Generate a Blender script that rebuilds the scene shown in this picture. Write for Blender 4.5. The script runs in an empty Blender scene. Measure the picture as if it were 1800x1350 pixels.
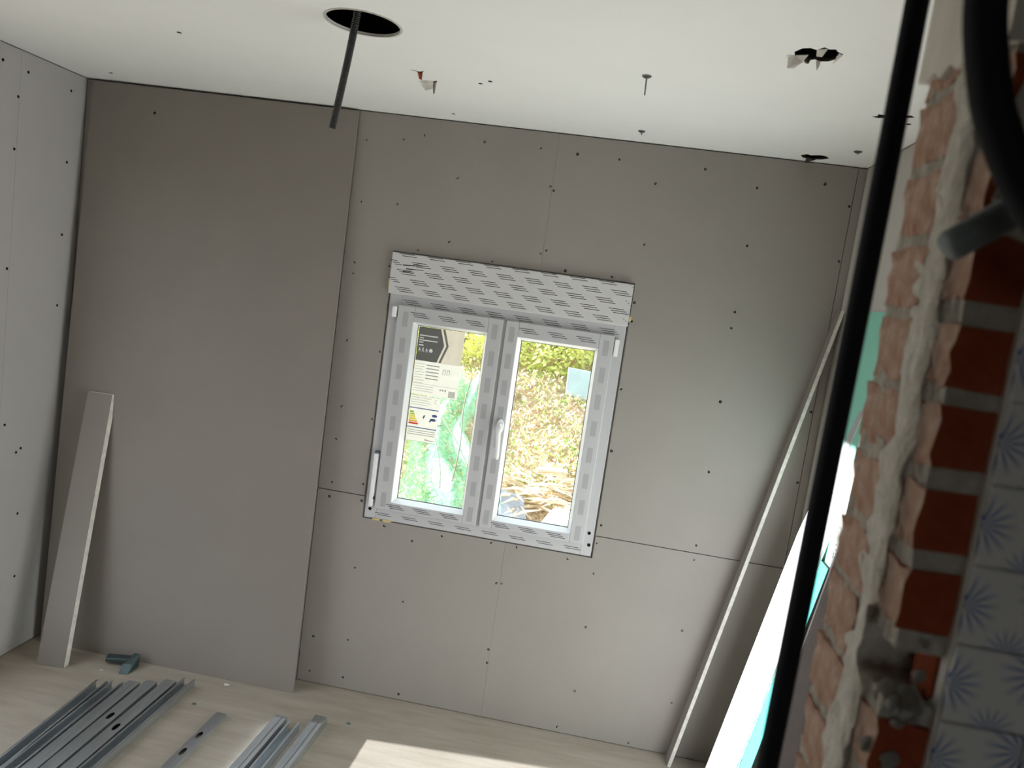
import bpy, bmesh, math, random
from mathutils import Vector, Matrix
random.seed(7)
S = bpy.context.scene
COL = S.collection
PI = math.pi

# ------------------------------------------------------------------ camera, world, sun, exposure
W, H = 3.196, 2.4675                      # room width (x) and ceiling height (z); back wall is y = 0
FPX = 1350.0                              # focal length in pixels for an 1800 x 1350 frame
cam = bpy.data.cameras.new('camera')
cam_o = bpy.data.objects.new('camera', cam); COL.objects.link(cam_o)
yaw, pitch, roll = 0.1129, 0.11795, 0.13902
f0 = Vector((-math.sin(yaw), math.cos(yaw), 0)); r0 = Vector((math.cos(yaw), math.sin(yaw), 0)); u0 = Vector((0, 0, 1))
fw = f0 * math.cos(pitch) - u0 * math.sin(pitch); u1 = u0 * math.cos(pitch) + f0 * math.sin(pitch)
rr = r0 * math.cos(roll) + u1 * math.sin(roll); uu = u1 * math.cos(roll) - r0 * math.sin(roll)
m = Matrix((rr, uu, -fw)).transposed().to_4x4(); m.translation = Vector((2.3247, -3.1097, 1.8227))
cam_o.matrix_world = m
cam.sensor_fit = 'HORIZONTAL'; cam.sensor_width = 36.0; cam.lens = 36.0 * FPX / 1800.0
cam.clip_start = 0.02; cam.clip_end = 200
cam.dof.use_dof = True; cam.dof.focus_distance = 3.1; cam.dof.aperture_fstop = 6.0
S.camera = cam_o

wd = bpy.data.worlds.new('world'); S.world = wd; wd.use_nodes = True
bg = wd.node_tree.nodes['Background']; bg.inputs[0].default_value = (0.86, 0.93, 1.0, 1); bg.inputs[1].default_value = 1.7

sun = bpy.data.lights.new('sun', 'SUN'); sun.energy = 15.0; sun.color = (0.96, 1.0, 1.04); sun.angle = math.radians(0.6)
sun_o = bpy.data.objects.new('sun', sun); COL.objects.link(sun_o)
sun_dir = Vector((1.0, 0.085, -math.tan(math.radians(11.0)))).normalized()
sun_o.rotation_euler = sun_dir.to_track_quat('-Z', 'Y').to_euler(); sun_o.location = (-6, -1, 4)

S.view_settings.view_transform = 'Standard'; S.view_settings.look = 'None'
S.view_settings.gamma = 1.0; S.view_settings.use_curve_mapping = False
S.view_settings.exposure = 0.78
S.cycles.max_bounces = 10; S.cycles.diffuse_bounces = 7; S.cycles.transparent_max_bounces = 16
S.cycles.sample_clamp_indirect = 6.0

# ------------------------------------------------------------------ materials
def mat(name, col, rough=0.8, var=0.0, scale=8.0, bump=0.0, bscale=60.0, metal=0.0, spec=0.3, col2=None, stretch=None, trans=0.0, detail=6):
    mt = bpy.data.materials.new(name); mt.use_nodes = True
    nt = mt.node_tree; b = nt.nodes['Principled BSDF']
    b.inputs['Base Color'].default_value = (*col, 1); b.inputs['Roughness'].default_value = rough
    b.inputs['Metallic'].default_value = metal; b.inputs['Specular IOR Level'].default_value = spec
    tc = nt.nodes.new('ShaderNodeTexCoord'); mp = nt.nodes.new('ShaderNodeMapping')
    nt.links.new(tc.outputs['Object'], mp.inputs['Vector'])
    if stretch: mp.inputs['Scale'].default_value = stretch
    if var > 0 or col2:
        n = nt.nodes.new('ShaderNodeTexNoise'); n.inputs['Scale'].default_value = scale; n.inputs['Detail'].default_value = detail; n.inputs['Roughness'].default_value = 0.65
        nt.links.new(mp.outputs[0], n.inputs['Vector'])
        rp = nt.nodes.new('ShaderNodeValToRGB')
        c2 = col2 if col2 else tuple(min(1, c * (1 + var)) for c in col)
        c1 = col if col2 else tuple(c * (1 - var) for c in col)
        rp.color_ramp.elements[0].color = (*c1, 1); rp.color_ramp.elements[1].color = (*c2, 1)
        rp.color_ramp.elements[0].position = 0.32; rp.color_ramp.elements[1].position = 0.68
        nt.links.new(n.outputs['Fac'], rp.inputs['Fac']); nt.links.new(rp.outputs[0], b.inputs['Base Color'])
        src = rp.outputs[0]
    else:
        src = None
    if bump > 0:
        n2 = nt.nodes.new('ShaderNodeTexNoise'); n2.inputs['Scale'].default_value = bscale; n2.inputs['Detail'].default_value = 5
        nt.links.new(mp.outputs[0], n2.inputs['Vector'])
        bp = nt.nodes.new('ShaderNodeBump'); bp.inputs['Strength'].default_value = bump; bp.inputs['Distance'].default_value = 0.01
        nt.links.new(n2.outputs['Fac'], bp.inputs['Height']); nt.links.new(bp.outputs[0], b.inputs['Normal'])
    if trans > 0:
        t = nt.nodes.new('ShaderNodeBsdfTranslucent'); t.inputs[0].default_value = (*col, 1)
        if src: nt.links.new(src, t.inputs[0])
        mx = nt.nodes.new('ShaderNodeMixShader'); mx.inputs[0].default_value = trans
        nt.links.new(b.outputs[0], mx.inputs[1]); nt.links.new(t.outputs[0], mx.inputs[2])
        nt.links.new(mx.outputs[0], nt.nodes['Material Output'].inputs[0])
    return mt

MT = {}
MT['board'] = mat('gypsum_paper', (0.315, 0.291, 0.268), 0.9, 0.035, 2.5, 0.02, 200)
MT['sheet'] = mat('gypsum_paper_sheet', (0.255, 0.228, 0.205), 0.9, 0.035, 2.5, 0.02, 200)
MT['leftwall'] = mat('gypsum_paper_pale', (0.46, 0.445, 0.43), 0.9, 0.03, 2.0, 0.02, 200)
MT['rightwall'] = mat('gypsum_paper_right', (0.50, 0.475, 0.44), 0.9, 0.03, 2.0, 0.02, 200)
MT['ceil'] = mat('ceiling_board', (0.92, 0.925, 0.91), 0.9, 0.02, 1.5)
MT['plaster_edge'] = mat('gypsum_core', (0.72, 0.70, 0.64), 0.95, 0.15, 40, 0.4, 120)
MT['teal'] = mat('moisture_board_green', (0.26, 0.60, 0.48), 0.9, 0.04, 4)
MT['whiteboard'] = mat('white_board_face', (0.40, 0.40, 0.405), 0.8, 0.02, 4)
MT['tealdark'] = mat('moisture_board_offcut', (0.05, 0.27, 0.235), 0.9, 0.04, 4)  # same green darkened to offset the strong sun on this strip
MT['shadeboard'] = mat('shade_dark_board', (0.02, 0.016, 0.014), 0.9, 0.15, 12)  # near-black that stands in for shade beside the leaning stack
MT['backing'] = mat('dark_void', (0.05, 0.045, 0.04), 0.95)
MT['concrete'] = mat('plain_render', (0.42, 0.40, 0.37), 0.95, 0.1, 6, 0.2, 40)
MT['hall'] = mat('hall_plaster', (0.30, 0.28, 0.26), 0.95, 0.1, 5)
MT['screw'] = mat('phosphated_screw', (0.010, 0.009, 0.009), 0.8, spec=0.1)
MT['zinc'] = mat('zinc_screw', (0.24, 0.24, 0.235), 0.4, metal=0.9)
MT['pvc'] = mat('white_pvc', (0.53, 0.53, 0.545), 0.45, 0.01, 6, spec=0.4)
MT['pvcbox'] = mat('white_pvc_film', (0.63, 0.625, 0.625), 0.4, 0.01, 6, spec=0.4)
MT['bead'] = mat('glazing_bead_white', (0.82, 0.84, 0.86), 0.35, spec=0.5)
MT['handle'] = mat('handle_white', (0.88, 0.88, 0.89), 0.3, spec=0.5)
MT['gasket'] = mat('grey_gasket', (0.12, 0.12, 0.13), 0.7)
MT['ink'] = mat('black_film_print', (0.05, 0.05, 0.06), 0.6)
MT['inkgrey'] = mat('grey_film_print', (0.42, 0.42, 0.43), 0.6)
MT['foam'] = mat('pu_foam', (0.75, 0.62, 0.30), 0.9, 0.2, 40, 0.4, 60)
MT['blackpipe'] = mat('black_conduit', (0.008, 0.008, 0.010), 0.7, spec=0.15)
MT['corrugated'] = mat('black_corrugated_plastic', (0.022, 0.022, 0.024), 0.4, spec=0.5)
MT['greypipe'] = mat('grey_conduit', (0.16, 0.18, 0.18), 0.5, 0.1, 20)
MT['metal'] = mat('galvanised_steel', (0.54, 0.58, 0.61), 0.36, 0.18, 14, 0.03, 60, metal=0.95, stretch=(1, 0.15, 1))
MT['metaldark'] = mat('galvanised_offcut', (0.10, 0.14, 0.145), 0.4, 0.2, 20, metal=0.8)
MT['brick'] = mat('red_brick', (0.21, 0.036, 0.011), 0.95, 0.0, 26, 0.5, 90, col2=(0.27, 0.06, 0.024))
MT['dustylit'] = mat('dusty_lit_brick', (0.31, 0.16, 0.10), 0.95, 0.0, 30, 0.6, 90, col2=(0.46, 0.34, 0.27))  # brick dust plus the room light, both put into a paler colour
MT['mortar'] = mat('grey_mortar', (0.42, 0.39, 0.33), 0.98, 0.0, 30, 0.8, 70, col2=(0.58, 0.55, 0.48))
MT['mortardark'] = mat('joint_mortar', (0.30, 0.27, 0.22), 0.98, 0.0, 40, 0.8, 90, col2=(0.44, 0.40, 0.34))
MT['plaster'] = mat('wall_plaster', (0.62, 0.58, 0.52), 0.95, 0.08, 10, 0.3, 30)
MT['crumb'] = mat('plaster_crumb', (0.62, 0.60, 0.55), 0.95, 0.2, 60)
MT['paper'] = mat('torn_paper', (0.60, 0.57, 0.53), 0.9, 0.1, 60)
MT['hillsoil'] = mat('dry_soil', (0.60, 0.46, 0.36), 0.95, 0.0, 7, col2=(0.72, 0.62, 0.46))
MT['straw'] = mat('dry_straw', (0.62, 0.47, 0.32), 0.9, 0.0, 6, col2=(0.86, 0.78, 0.60), trans=0.3)
MT['weed'] = mat('green_weed', (0.30, 0.46, 0.14), 0.8, 0.0, 8, col2=(0.55, 0.66, 0.26), trans=0.4)
MT['leaf'] = mat('bush_leaf', (0.62, 0.70, 0.26), 0.7, 0.0, 5, col2=(0.95, 0.93, 0.45), trans=0.6)
MT['twig'] = mat('grey_twig', (0.20, 0.18, 0.14), 0.9)
MT['stone'] = mat('pale_stone', (0.80, 0.76, 0.70), 0.9, 0.08, 8)
MT['tarp'] = mat('blue_grey_plastic', (0.30, 0.33, 0.38), 0.6, 0.15, 12)
MT['bluepanel'] = mat('pale_blue_board', (0.50, 0.64, 0.68), 0.6, 0.08, 10)
MT['ground'] = mat('dark_ground', (0.13, 0.12, 0.09), 0.95, 0.1, 1.5)
MT['label'] = mat('label_paper', (0.90, 0.89, 0.86), 0.7, 0.03, 30, trans=0.65)
MT['labelbeige'] = mat('label_paper_beige', (0.80, 0.76, 0.70), 0.7, 0.05, 20, trans=0.65)
MT['labelgrey'] = mat('label_dark_panel', (0.26, 0.255, 0.25), 0.7, 0.05, 20, trans=0.5)
MT['lblue'] = mat('label_blue', (0.10, 0.14, 0.36), 0.7, trans=0.3)
MT['lgrey'] = mat('label_grey_text', (0.36, 0.36, 0.36), 0.7, trans=0.35)
MT['lwhite'] = mat('label_white_text', (0.9, 0.9, 0.9), 0.7)
for nm, c in (('g1', (0.35, 0.55, 0.10)), ('g2', (0.62, 0.72, 0.10)), ('g3', (0.90, 0.80, 0.08)), ('g4', (0.92, 0.55, 0.06)), ('g5', (0.75, 0.08, 0.05))):
    MT[nm] = mat('label_' + nm, c, 0.7, trans=0.4)

def floor_mat():
    mt = mat('dusty_floor', (0.325, 0.283, 0.23), 0.75, 0.0, 3.0, 0.12, 30, spec=0.25, col2=(0.41, 0.365, 0.31), stretch=(1.0, 7, 1), detail=8)
    return mt
MT['floor'] = floor_mat()

def glass_mat():
    mt = bpy.data.materials.new('window_glass'); mt.use_nodes = True; nt = mt.node_tree
    nt.nodes.remove(nt.nodes['Principled BSDF'])
    t = nt.nodes.new('ShaderNodeBsdfTransparent'); t.inputs[0].default_value = (0.96, 0.985, 0.975, 1)
    g = nt.nodes.new('ShaderNodeBsdfGlossy'); g.inputs['Roughness'].default_value = 0.02
    mx = nt.nodes.new('ShaderNodeMixShader'); mx.inputs[0].default_value = 0.05
    nt.links.new(t.outputs[0], mx.inputs[1]); nt.links.new(g.outputs[0], mx.inputs[2])
    nt.links.new(mx.outputs[0], nt.nodes['Material Output'].inputs[0]); return mt
MT['glass'] = glass_mat()

def net_mat():
    mt = bpy.data.materials.new('green_debris_net'); mt.use_nodes = True; nt = mt.node_tree
    b = nt.nodes['Principled BSDF']; b.inputs['Base Color'].default_value = (0.28, 0.70, 0.44, 1); b.inputs['Roughness'].default_value = 0.7
    t = nt.nodes.new('ShaderNodeBsdfTransparent')
    tc = nt.nodes.new('ShaderNodeTexCoord')
    n = nt.nodes.new('ShaderNodeTexNoise'); n.inputs['Scale'].default_value = 26; n.inputs['Detail'].default_value = 8
    nt.links.new(tc.outputs['Object'], n.inputs['Vector'])
    rp = nt.nodes.new('ShaderNodeMapRange'); rp.inputs[1].default_value = 0.3; rp.inputs[2].default_value = 0.7; rp.inputs[3].default_value = 0.25; rp.inputs[4].default_value = 0.70
    nt.links.new(n.outputs['Fac'], rp.inputs[0])
    mx = nt.nodes.new('ShaderNodeMixShader'); nt.links.new(rp.outputs[0], mx.inputs[0])
    nt.links.new(t.outputs[0], mx.inputs[1]); nt.links.new(b.outputs[0], mx.inputs[2])
    nt.links.new(mx.outputs[0], nt.nodes['Material Output'].inputs[0]); return mt
MT['net'] = net_mat()

def tile_mat():
    # white glazed tile with blue brush fans opening from the middle of the left edge and from the corners
    mt = bpy.data.materials.new('blue_fan_tile'); mt.use_nodes = True; nt = mt.node_tree; L = nt.links
    b = nt.nodes['Principled BSDF']; b.inputs['Roughness'].default_value = 0.25
    tc = nt.nodes.new('ShaderNodeTexCoord')
    masks = []
    for (cx, cz, rad) in ((-0.031, 0.0, 0.026), (0.031, 0.018, 0.030), (0.004, -0.031, 0.020)):
        sub = nt.nodes.new('ShaderNodeVectorMath'); sub.operation = 'SUBTRACT'; sub.inputs[1].default_value = (cx, 0, cz)
        L.new(tc.outputs['Object'], sub.inputs[0])
        sp = nt.nodes.new('ShaderNodeSeparateXYZ'); L.new(sub.outputs[0], sp.inputs[0])
        an = nt.nodes.new('ShaderNodeMath'); an.operation = 'ARCTAN2'; L.new(sp.outputs[2], an.inputs[0]); L.new(sp.outputs[0], an.inputs[1])
        ml = nt.nodes.new('ShaderNodeMath'); ml.operation = 'MULTIPLY'; ml.inputs[1].default_value = 15; L.new(an.outputs[0], ml.inputs[0])
        sn = nt.nodes.new('ShaderNodeMath'); sn.operation = 'SINE'; L.new(ml.outputs[0], sn.inputs[0])
        ln = nt.nodes.new('ShaderNodeVectorMath'); ln.operation = 'LENGTH'; L.new(sub.outputs[0], ln.inputs[0])
        mr = nt.nodes.new('ShaderNodeMapRange'); mr.inputs[1].default_value = rad; mr.inputs[2].default_value = rad * 0.35; L.new(ln.outputs['Value'], mr.inputs[0])
        m2 = nt.nodes.new('ShaderNodeMapRange'); m2.inputs[1].default_value = -0.2; m2.inputs[2].default_value = 0.8; L.new(sn.outputs[0], m2.inputs[0])
        mm = nt.nodes.new('ShaderNodeMath'); mm.operation = 'MULTIPLY'; L.new(mr.outputs[0], mm.inputs[0]); L.new(m2.outputs[0], mm.inputs[1])
        masks.append(mm)
    a = nt.nodes.new('ShaderNodeMath'); a.operation = 'MAXIMUM'; L.new(masks[0].outputs[0], a.inputs[0]); L.new(masks[1].outputs[0], a.inputs[1])
    a2 = nt.nodes.new('ShaderNodeMath'); a2.operation = 'MAXIMUM'; L.new(a.outputs[0], a2.inputs[0]); L.new(masks[2].outputs[0], a2.inputs[1])
    mx = nt.nodes.new('ShaderNodeMix'); mx.data_type = 'RGBA'
    mx.inputs['A'].default_value = (0.62, 0.605, 0.57, 1); mx.inputs['B'].default_value = (0.05, 0.12, 0.34, 1)
    L.new(a2.outputs[0], mx.inputs['Factor']); L.new(mx.outputs['Result'], b.inputs['Base Color'])
    return mt
MT['tile'] = tile_mat()

# ------------------------------------------------------------------ helpers
def wloc(o):
    v = Vector((0, 0, 0))
    while o is not None:
        v += o.location; o = o.parent
    return v

def tag(o, label=None, cat=None, group=None, kind=None):
    if label: o['label'] = label
    if cat: o['category'] = cat
    if group: o['group'] = group
    if kind: o['kind'] = kind
    return o

def link(name, me, parent=None, loc=None):
    o = bpy.data.objects.new(name, me); COL.objects.link(o)
    if parent is not None:
        o.parent = parent
        o.location = (Vector(loc) if loc is not None else Vector((0, 0, 0))) - wloc(parent)
    elif loc is not None:
        o.location = loc
    return o

def empty(name, loc):
    o = bpy.data.objects.new(name, None); o.empty_display_size = 0.05; COL.objects.link(o); o.location = loc
    return o

class MB:
    def __init__(s): s.v = []; s.f = []
    def add(s, vs, fs):
        n = len(s.v); s.v += [Vector(v) for v in vs]; s.f += [tuple(i + n for i in f) for f in fs]; return s
    def box(s, x0, x1, y0, y1, z0, z1):
        return s.add([(x0, y0, z0), (x1, y0, z0), (x1, y1, z0), (x0, y1, z0), (x0, y0, z1), (x1, y0, z1), (x1, y1, z1), (x0, y1, z1)],
                     [(0, 3, 2, 1), (4, 5, 6, 7), (0, 1, 5, 4), (1, 2, 6, 5), (2, 3, 7, 6), (3, 0, 4, 7)])
    def hexa(s, b, t):
        return s.add(list(b) + list(t), [(0, 3, 2, 1), (4, 5, 6, 7), (0, 1, 5, 4), (1, 2, 6, 5), (2, 3, 7, 6), (3, 0, 4, 7)])
    def prism(s, pts, off):
        off = Vector(off); n = len(pts); a = [Vector(q) for q in pts]
        return s.add(a + [q + off for q in a], [tuple(range(n - 1, -1, -1)), tuple(range(n, 2 * n))] + [(i, (i + 1) % n, n + (i + 1) % n, n + i) for i in range(n)])
    def quad(s, *q): return s.add(q, [tuple(range(len(q)))])
    def tube(s, pts, rad, n=10, caps=True):
        pts = [Vector(q) for q in pts]; k = len(pts)
        rads = rad if isinstance(rad, (list, tuple)) else [rad] * k
        base = len(s.v); up = None
        for i, q in enumerate(pts):
            d = (pts[min(i + 1, k - 1)] - pts[max(i - 1, 0)]).normalized()
            if up is None: up = d.orthogonal().normalized()
            up = (up - d * up.dot(d)).normalized(); sd = d.cross(up)
            for j in range(n):
                a = 2 * PI * j / n; s.v.append(q + (up * math.cos(a) + sd * math.sin(a)) * rads[i])
        for i in range(k - 1):
            for j in range(n):
                s.f.append((base + i * n + j, base + i * n + (j + 1) % n, base + (i + 1) * n + (j + 1) % n, base + (i + 1) * n + j))
        if caps:
            s.f.append(tuple(base + j for j in range(n - 1, -1, -1))); s.f.append(tuple(base + (k - 1) * n + j for j in range(n)))
        return s
    def build(s, name, m, parent=None, loc=None, bevel=0.0, smooth=False):
        """vertices are world coordinates; loc = where the origin sits (default: the parent's place)"""
        if loc is None: loc = wloc(parent) if parent is not None else Vector((0, 0, 0))
        loc = Vector(loc)
        me = bpy.data.meshes.new(name); me.from_pydata([tuple(v - loc) for v in s.v], [], s.f); me.update()
        bm = bmesh.new(); bm.from_mesh(me); bmesh.ops.recalc_face_normals(bm, faces=bm.faces[:]); bm.to_mesh(me); bm.free()
        me.materials.append(MT[m] if isinstance(m, str) else m)
        o = link(name, me, parent, loc)
        if smooth:
            for p in me.polygons: p.use_smooth = True
        if bevel > 0:
            b = o.modifiers.new('bevel', 'BEVEL'); b.width = bevel; b.segments = 2; b.limit_method = 'ANGLE'
        return o

def plate(outer, holes, t, mapf):
    """flat plate with holes: 2D outline + holes, thickness t; mapf(u, v, w) gives the world point"""
    bm = bmesh.new(); edges = []
    for loop in [outer] + list(holes):
        vs = [bm.verts.new((u, v, 0)) for u, v in loop]
        edges += [bm.edges.new((vs[i], vs[(i + 1) % len(vs)])) for i in range(len(vs))]
    bmesh.ops.triangle_fill(bm, use_beauty=True, use_dissolve=False, edges=edges)
    faces = bm.faces[:]
    ex = bmesh.ops.extrude_face_region(bm, geom=faces)
    for e in ex['geom']:
        if isinstance(e, bmesh.types.BMVert): e.co.z += t
    bm.verts.index_update()
    mb = MB(); mb.v = [Vector(mapf(*v.co)) for v in bm.verts]; mb.f = [tuple(v.index for v in f.verts) for f in bm.faces]
    bm.free(); return mb

def struct(o): o['kind'] = 'structure'; return o
def rect(x0, x1, z0, z1): return [(x0, z0), (x1, z0), (x1, z1), (x0, z1)]

def lump_mesh(name, m, seed, r=1.0, sub=2):
    rnd = random.Random(seed); bm = bmesh.new(); bmesh.ops.create_icosphere(bm, subdivisions=sub, radius=r)
    for v in bm.verts: v.co *= rnd.uniform(0.72, 1.15)
    me = bpy.data.meshes.new(name); bm.to_mesh(me); bm.free(); me.materials.append(MT[m]); return me

# ------------------------------------------------------------------ room shell
struct(MB().box(-0.2, 4.4, -5.2, 0.12, -0.15, 0.0).build('floor', 'floor'))

# ceiling board with its real holes
ring = lambda cx, cy, rx, ry, n, j=0.0, ph=0.0: [(cx + rx * math.cos(ph + 2 * PI * i / n) * (1 + random.uniform(-j, j)), cy + ry * math.sin(ph + 2 * PI * i / n) * (1 + random.uniform(-j, j))) for i in range(n)]
round_hole = ring(1.568, -1.062, 0.098, 0.098, 40)
broken = [(2.663, -1.145), (2.656, -1.172), (2.668, -1.200), (2.684, -1.207), (2.700, -1.198), (2.712, -1.221), (2.725, -1.210), (2.739, -1.214), (2.747, -1.199), (2.764, -1.186), (2.752, -1.168), (2.757, -1.150), (2.744, -1.128), (2.726, -1.123), (2.712, -1.134), (2.700, -1.122), (2.684, -1.118), (2.673, -1.128)]
torn1 = [(1.588, -0.664), (1.606, -0.655), (1.622, -0.640), (1.634, -0.664), (1.616, -0.654), (1.602, -0.664)]
torn2 = [(1.640, -0.560), (1.655, -0.566), (1.649, -0.548), (1.640, -0.530), (1.633, -0.520), (1.634, -0.542)]
corner_hole = [(2.927, -0.090), (2.945, -0.118), (2.960, -0.104), (2.972, -0.112), (2.990, -0.122), (3.012, -0.116), (3.030, -0.085), (3.012, -0.055), (2.995, -0.045), (2.988, -0.012), (2.968, -0.012), (2.962, -0.044), (2.944, -0.050)]
slit = [(2.984, -0.698), (2.996, -0.712), (2.992, -0.730), (3.014, -0.728), (3.040, -0.738), (3.075, -0.752), (3.090, -0.735), (3.060, -0.714), (3.030, -0.706), (3.005, -0.690)]
ceil = plate([(0.0, -2.40), (W, -2.40), (W, 0.013), (0.0, 0.013)], [round_hole, broken, torn1, torn2, corner_hole, slit], 0.006, lambda u, v, w: (u, v, H + w)).build('ceiling', 'ceil')
struct(ceil)
ceil.data.materials.append(MT['backing'])
for p_ in ceil.data.polygons:
    c_ = p_.center
    if abs(p_.normal.z) < 0.5 and 0.1 < c_.x < W - 0.05 and -2.3 < c_.y < -0.005 and (c_.x - 1.568) ** 2 + (c_.y + 1.062) ** 2 > 0.012: p_.material_index = 1  # ragged hole sides coloured as dark as the void, standing in for shade
struct(MB().box(-0.2, 4.4, -5.2, -2.40, H, H + 0.02).build('ceiling_hall', 'hall'))
struct(MB().box(-0.45, 4.5, -5.3, 0.14, 2.85, 3.0).build('roof_slab', 'backing'))

# back wall: dark substrate and the plasterboard sheets screwed on it
WX0, WX1, WZ0, WZ1 = 1.414, 2.400, 0.788, 1.918
wb = plate([(-0.2, -0.15), (W + 0.2, -0.15), (W + 0.2, 2.85), (-0.2, 2.85)], [rect(WX0 + 0.002, WX1 - 0.002, WZ0 + 0.002, WZ1 - 0.002)], 0.10, lambda u, v, w: (u, 0.016 + w, v)).build('wall_back', 'concrete')
struct(wb)
TOP = H - 0.005
g = 0.004
panel_defs = {
    'upper_middle': [(1.203, 0.882), (WX0 - g, 0.882), (WX0 - g, WZ1 + 0.006), (2.0222, WZ1 + 0.006), (2.0222, TOP), (1.203, TOP)],
    'upper_right': [(2.0228, WZ1 + 0.006), (WX1 + g, WZ1 + 0.006), (WX1 + g, 0.882), (3.163, 0.882), (3.163, TOP), (2.0228, TOP)],
    'lower_middle': [(1.203, 0.004), (2.0372, 0.004), (2.0372, WZ0 - g), (WX0 - g, WZ0 - g), (WX0 - g, 0.878), (1.203, 0.878)],
    'lower_right': [(2.0378, 0.004), (3.163, 0.004), (3.163, 0.8785), (WX1 + g, 0.8785), (WX1 + g, WZ0 - g), (2.0378, WZ0 - g)],
    'corner_strip': [(3.1655, 0.004), (W, 0.004), (W, TOP), (3.1655, TOP)],
    'left': [(0.0, 0.004), (1.2, 0.004), (1.2, TOP), (0.0, TOP)],
}
panels = {}
for i, (k, pts) in enumerate(panel_defs.items()):
    dy = (0.0, 0.0003, 0.0002, 0.0, 0.0012, 0.001)[i]
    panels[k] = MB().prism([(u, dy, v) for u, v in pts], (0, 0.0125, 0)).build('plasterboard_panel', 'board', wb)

# screws: one shared mesh (bugle head with a dimple ring), heads flush on the board
def screw_mesh(name, m, r=0.0055):
    mb = MB(); n = 12
    prof = [(r, 0.0), (r * 1.02, -0.0006), (r * 0.7, -0.0011), (r * 0.3, -0.0006), (r * 0.12, -0.0003)]
    vs = [(pr * math.cos(2 * PI * j / n), py, pr * math.sin(2 * PI * j / n)) for pr, py in prof for j in range(n)]
    fs = [(a * n + j, a * n + (j + 1) % n, (a + 1) * n + (j + 1) % n, (a + 1) * n + j) for a in range(len(prof) - 1) for j in range(n)]
    fs.append(tuple((len(prof) - 1) * n + j for j in range(n)))
    me = bpy.data.meshes.new(name); me.from_pydata(vs, [], fs); me.update(); me.materials.append(MT[m]); return me
SCREW = screw_mesh('screw', 'screw')
back_screws = [(1.242, 2.351), (1.396, 2.369), (1.483, 2.396), (1.729, 2.398), (1.958, 2.397), (2.103, 2.393), (2.268, 2.391), (1.637, 2.246), (1.249, 2.102), (1.402, 2.112), (2.016, 2.255), (2.030, 2.242), (1.638, 1.986), (1.511, 1.936), (2.014, 1.992), (2.034, 2.006), (2.415, 2.079), (2.421, 2.317), (2.602, 2.394), (2.806, 2.347), (3.052, 2.391), (3.155, 2.318), (2.806, 2.125), (3.155, 2.111), (1.253, 1.856), (1.251, 1.811), (1.259, 1.529), (1.401, 1.501), (1.402, 1.86), (1.402, 1.213), (1.268, 1.246), (2.413, 1.848), (2.413, 1.774), (2.413, 1.499), (2.414, 1.243), (2.123, 1.936), (2.308, 1.936), (1.822, 1.935), (1.401, 0.929), (1.401, 0.857), (1.513, 0.765), (1.641, 0.719), (1.766, 0.765), (1.979, 0.772), (2.089, 0.774), (1.405, 0.558), (1.635, 0.446), (2.025, 0.603), (2.046, 0.607), (2.305, 0.764), (2.421, 0.72), (2.415, 0.849), (2.419, 0.929), (2.803, 1.866), (2.801, 1.802), (2.807, 1.508), (2.81, 1.221), (2.81, 0.913), (2.81, 0.852), (3.155, 1.521), (3.155, 1.235), (2.813, 0.547), (2.82, 0.233), (2.674, 0.02), (2.423, 0.485), (2.030, 0.308), (2.032, 0.248), (2.417, 0.199), (2.369, 0.025), (1.256, 0.215), (1.412, 0.228), (1.256, 0.053), (1.411, 0.055), (1.256, 1.103), (1.666, 0.028), (1.26, 0.913), (1.257, 0.852)]
for x, z in back_screws:
    k = 'upper_middle' if (x < 2.0225 and z > 0.88) else 'upper_right' if z > 0.88 else 'lower_middle' if x < 2.0375 else 'lower_right'
    o = link('screw', SCREW, panels[k], (x, 0.0008, z)); o.rotation_euler = (random.uniform(-0.12, 0.12), 0, random.uniform(-0.12, 0.12))
    s = random.uniform(0.85, 1.15); o.scale = (s, 1, s)

# left wall with the tall window opening that lets the low sun in (outside the frame)
OY0, OY1, OZ0, OZ1 = -2.05, -0.46, 0.25, 2.12
wl = plate([(-2.40, -0.15), (0.116, -0.15), (0.116, 2.85), (-2.40, 2.85)], [rect(OY0, OY1, OZ0, OZ1)], 0.16, lambda u, v, w: (-0.0135 - w, u, v)).build('wall_left', 'concrete')
struct(wl)
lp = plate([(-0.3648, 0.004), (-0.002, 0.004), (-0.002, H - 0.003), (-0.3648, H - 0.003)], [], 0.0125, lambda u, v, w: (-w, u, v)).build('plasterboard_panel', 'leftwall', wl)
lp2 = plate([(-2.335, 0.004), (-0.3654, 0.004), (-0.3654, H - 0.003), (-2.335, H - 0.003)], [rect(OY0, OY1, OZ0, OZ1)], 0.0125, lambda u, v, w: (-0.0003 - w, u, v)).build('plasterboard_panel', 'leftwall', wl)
for y, z in [(-0.454, 2.403), (-0.329, 2.395), (-0.093, 2.389), (-0.372, 2.293), (-0.376, 2.098), (-0.377, 1.643), (-0.34, 1.017), (-0.246, 0.903), (-0.27, 0.89), (-0.235, 0.341), (-0.09, 2.10), (-0.09, 1.80), (-0.09, 1.50), (-0.24, 0.62)]:
    o = link('screw', SCREW, lp if y > -0.365 else lp2, (0.0004, y, z)); o.rotation_euler = (0, 0, PI / 2)

# right wall
wr = struct(MB().box(W + 0.013, W + 0.15, -2.335, 0.016, -0.15, 2.85).build('wall_right', 'concrete'))
for y0, y1, dx in ((-1.20, -0.002, 0.0), (-2.33, -1.203, 0.0008)):
    MB().box(W + dx, W + 0.0125, y0, y1, 0.004, H - 0.003).build('plasterboard_panel', 'rightwall', wr)

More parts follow.
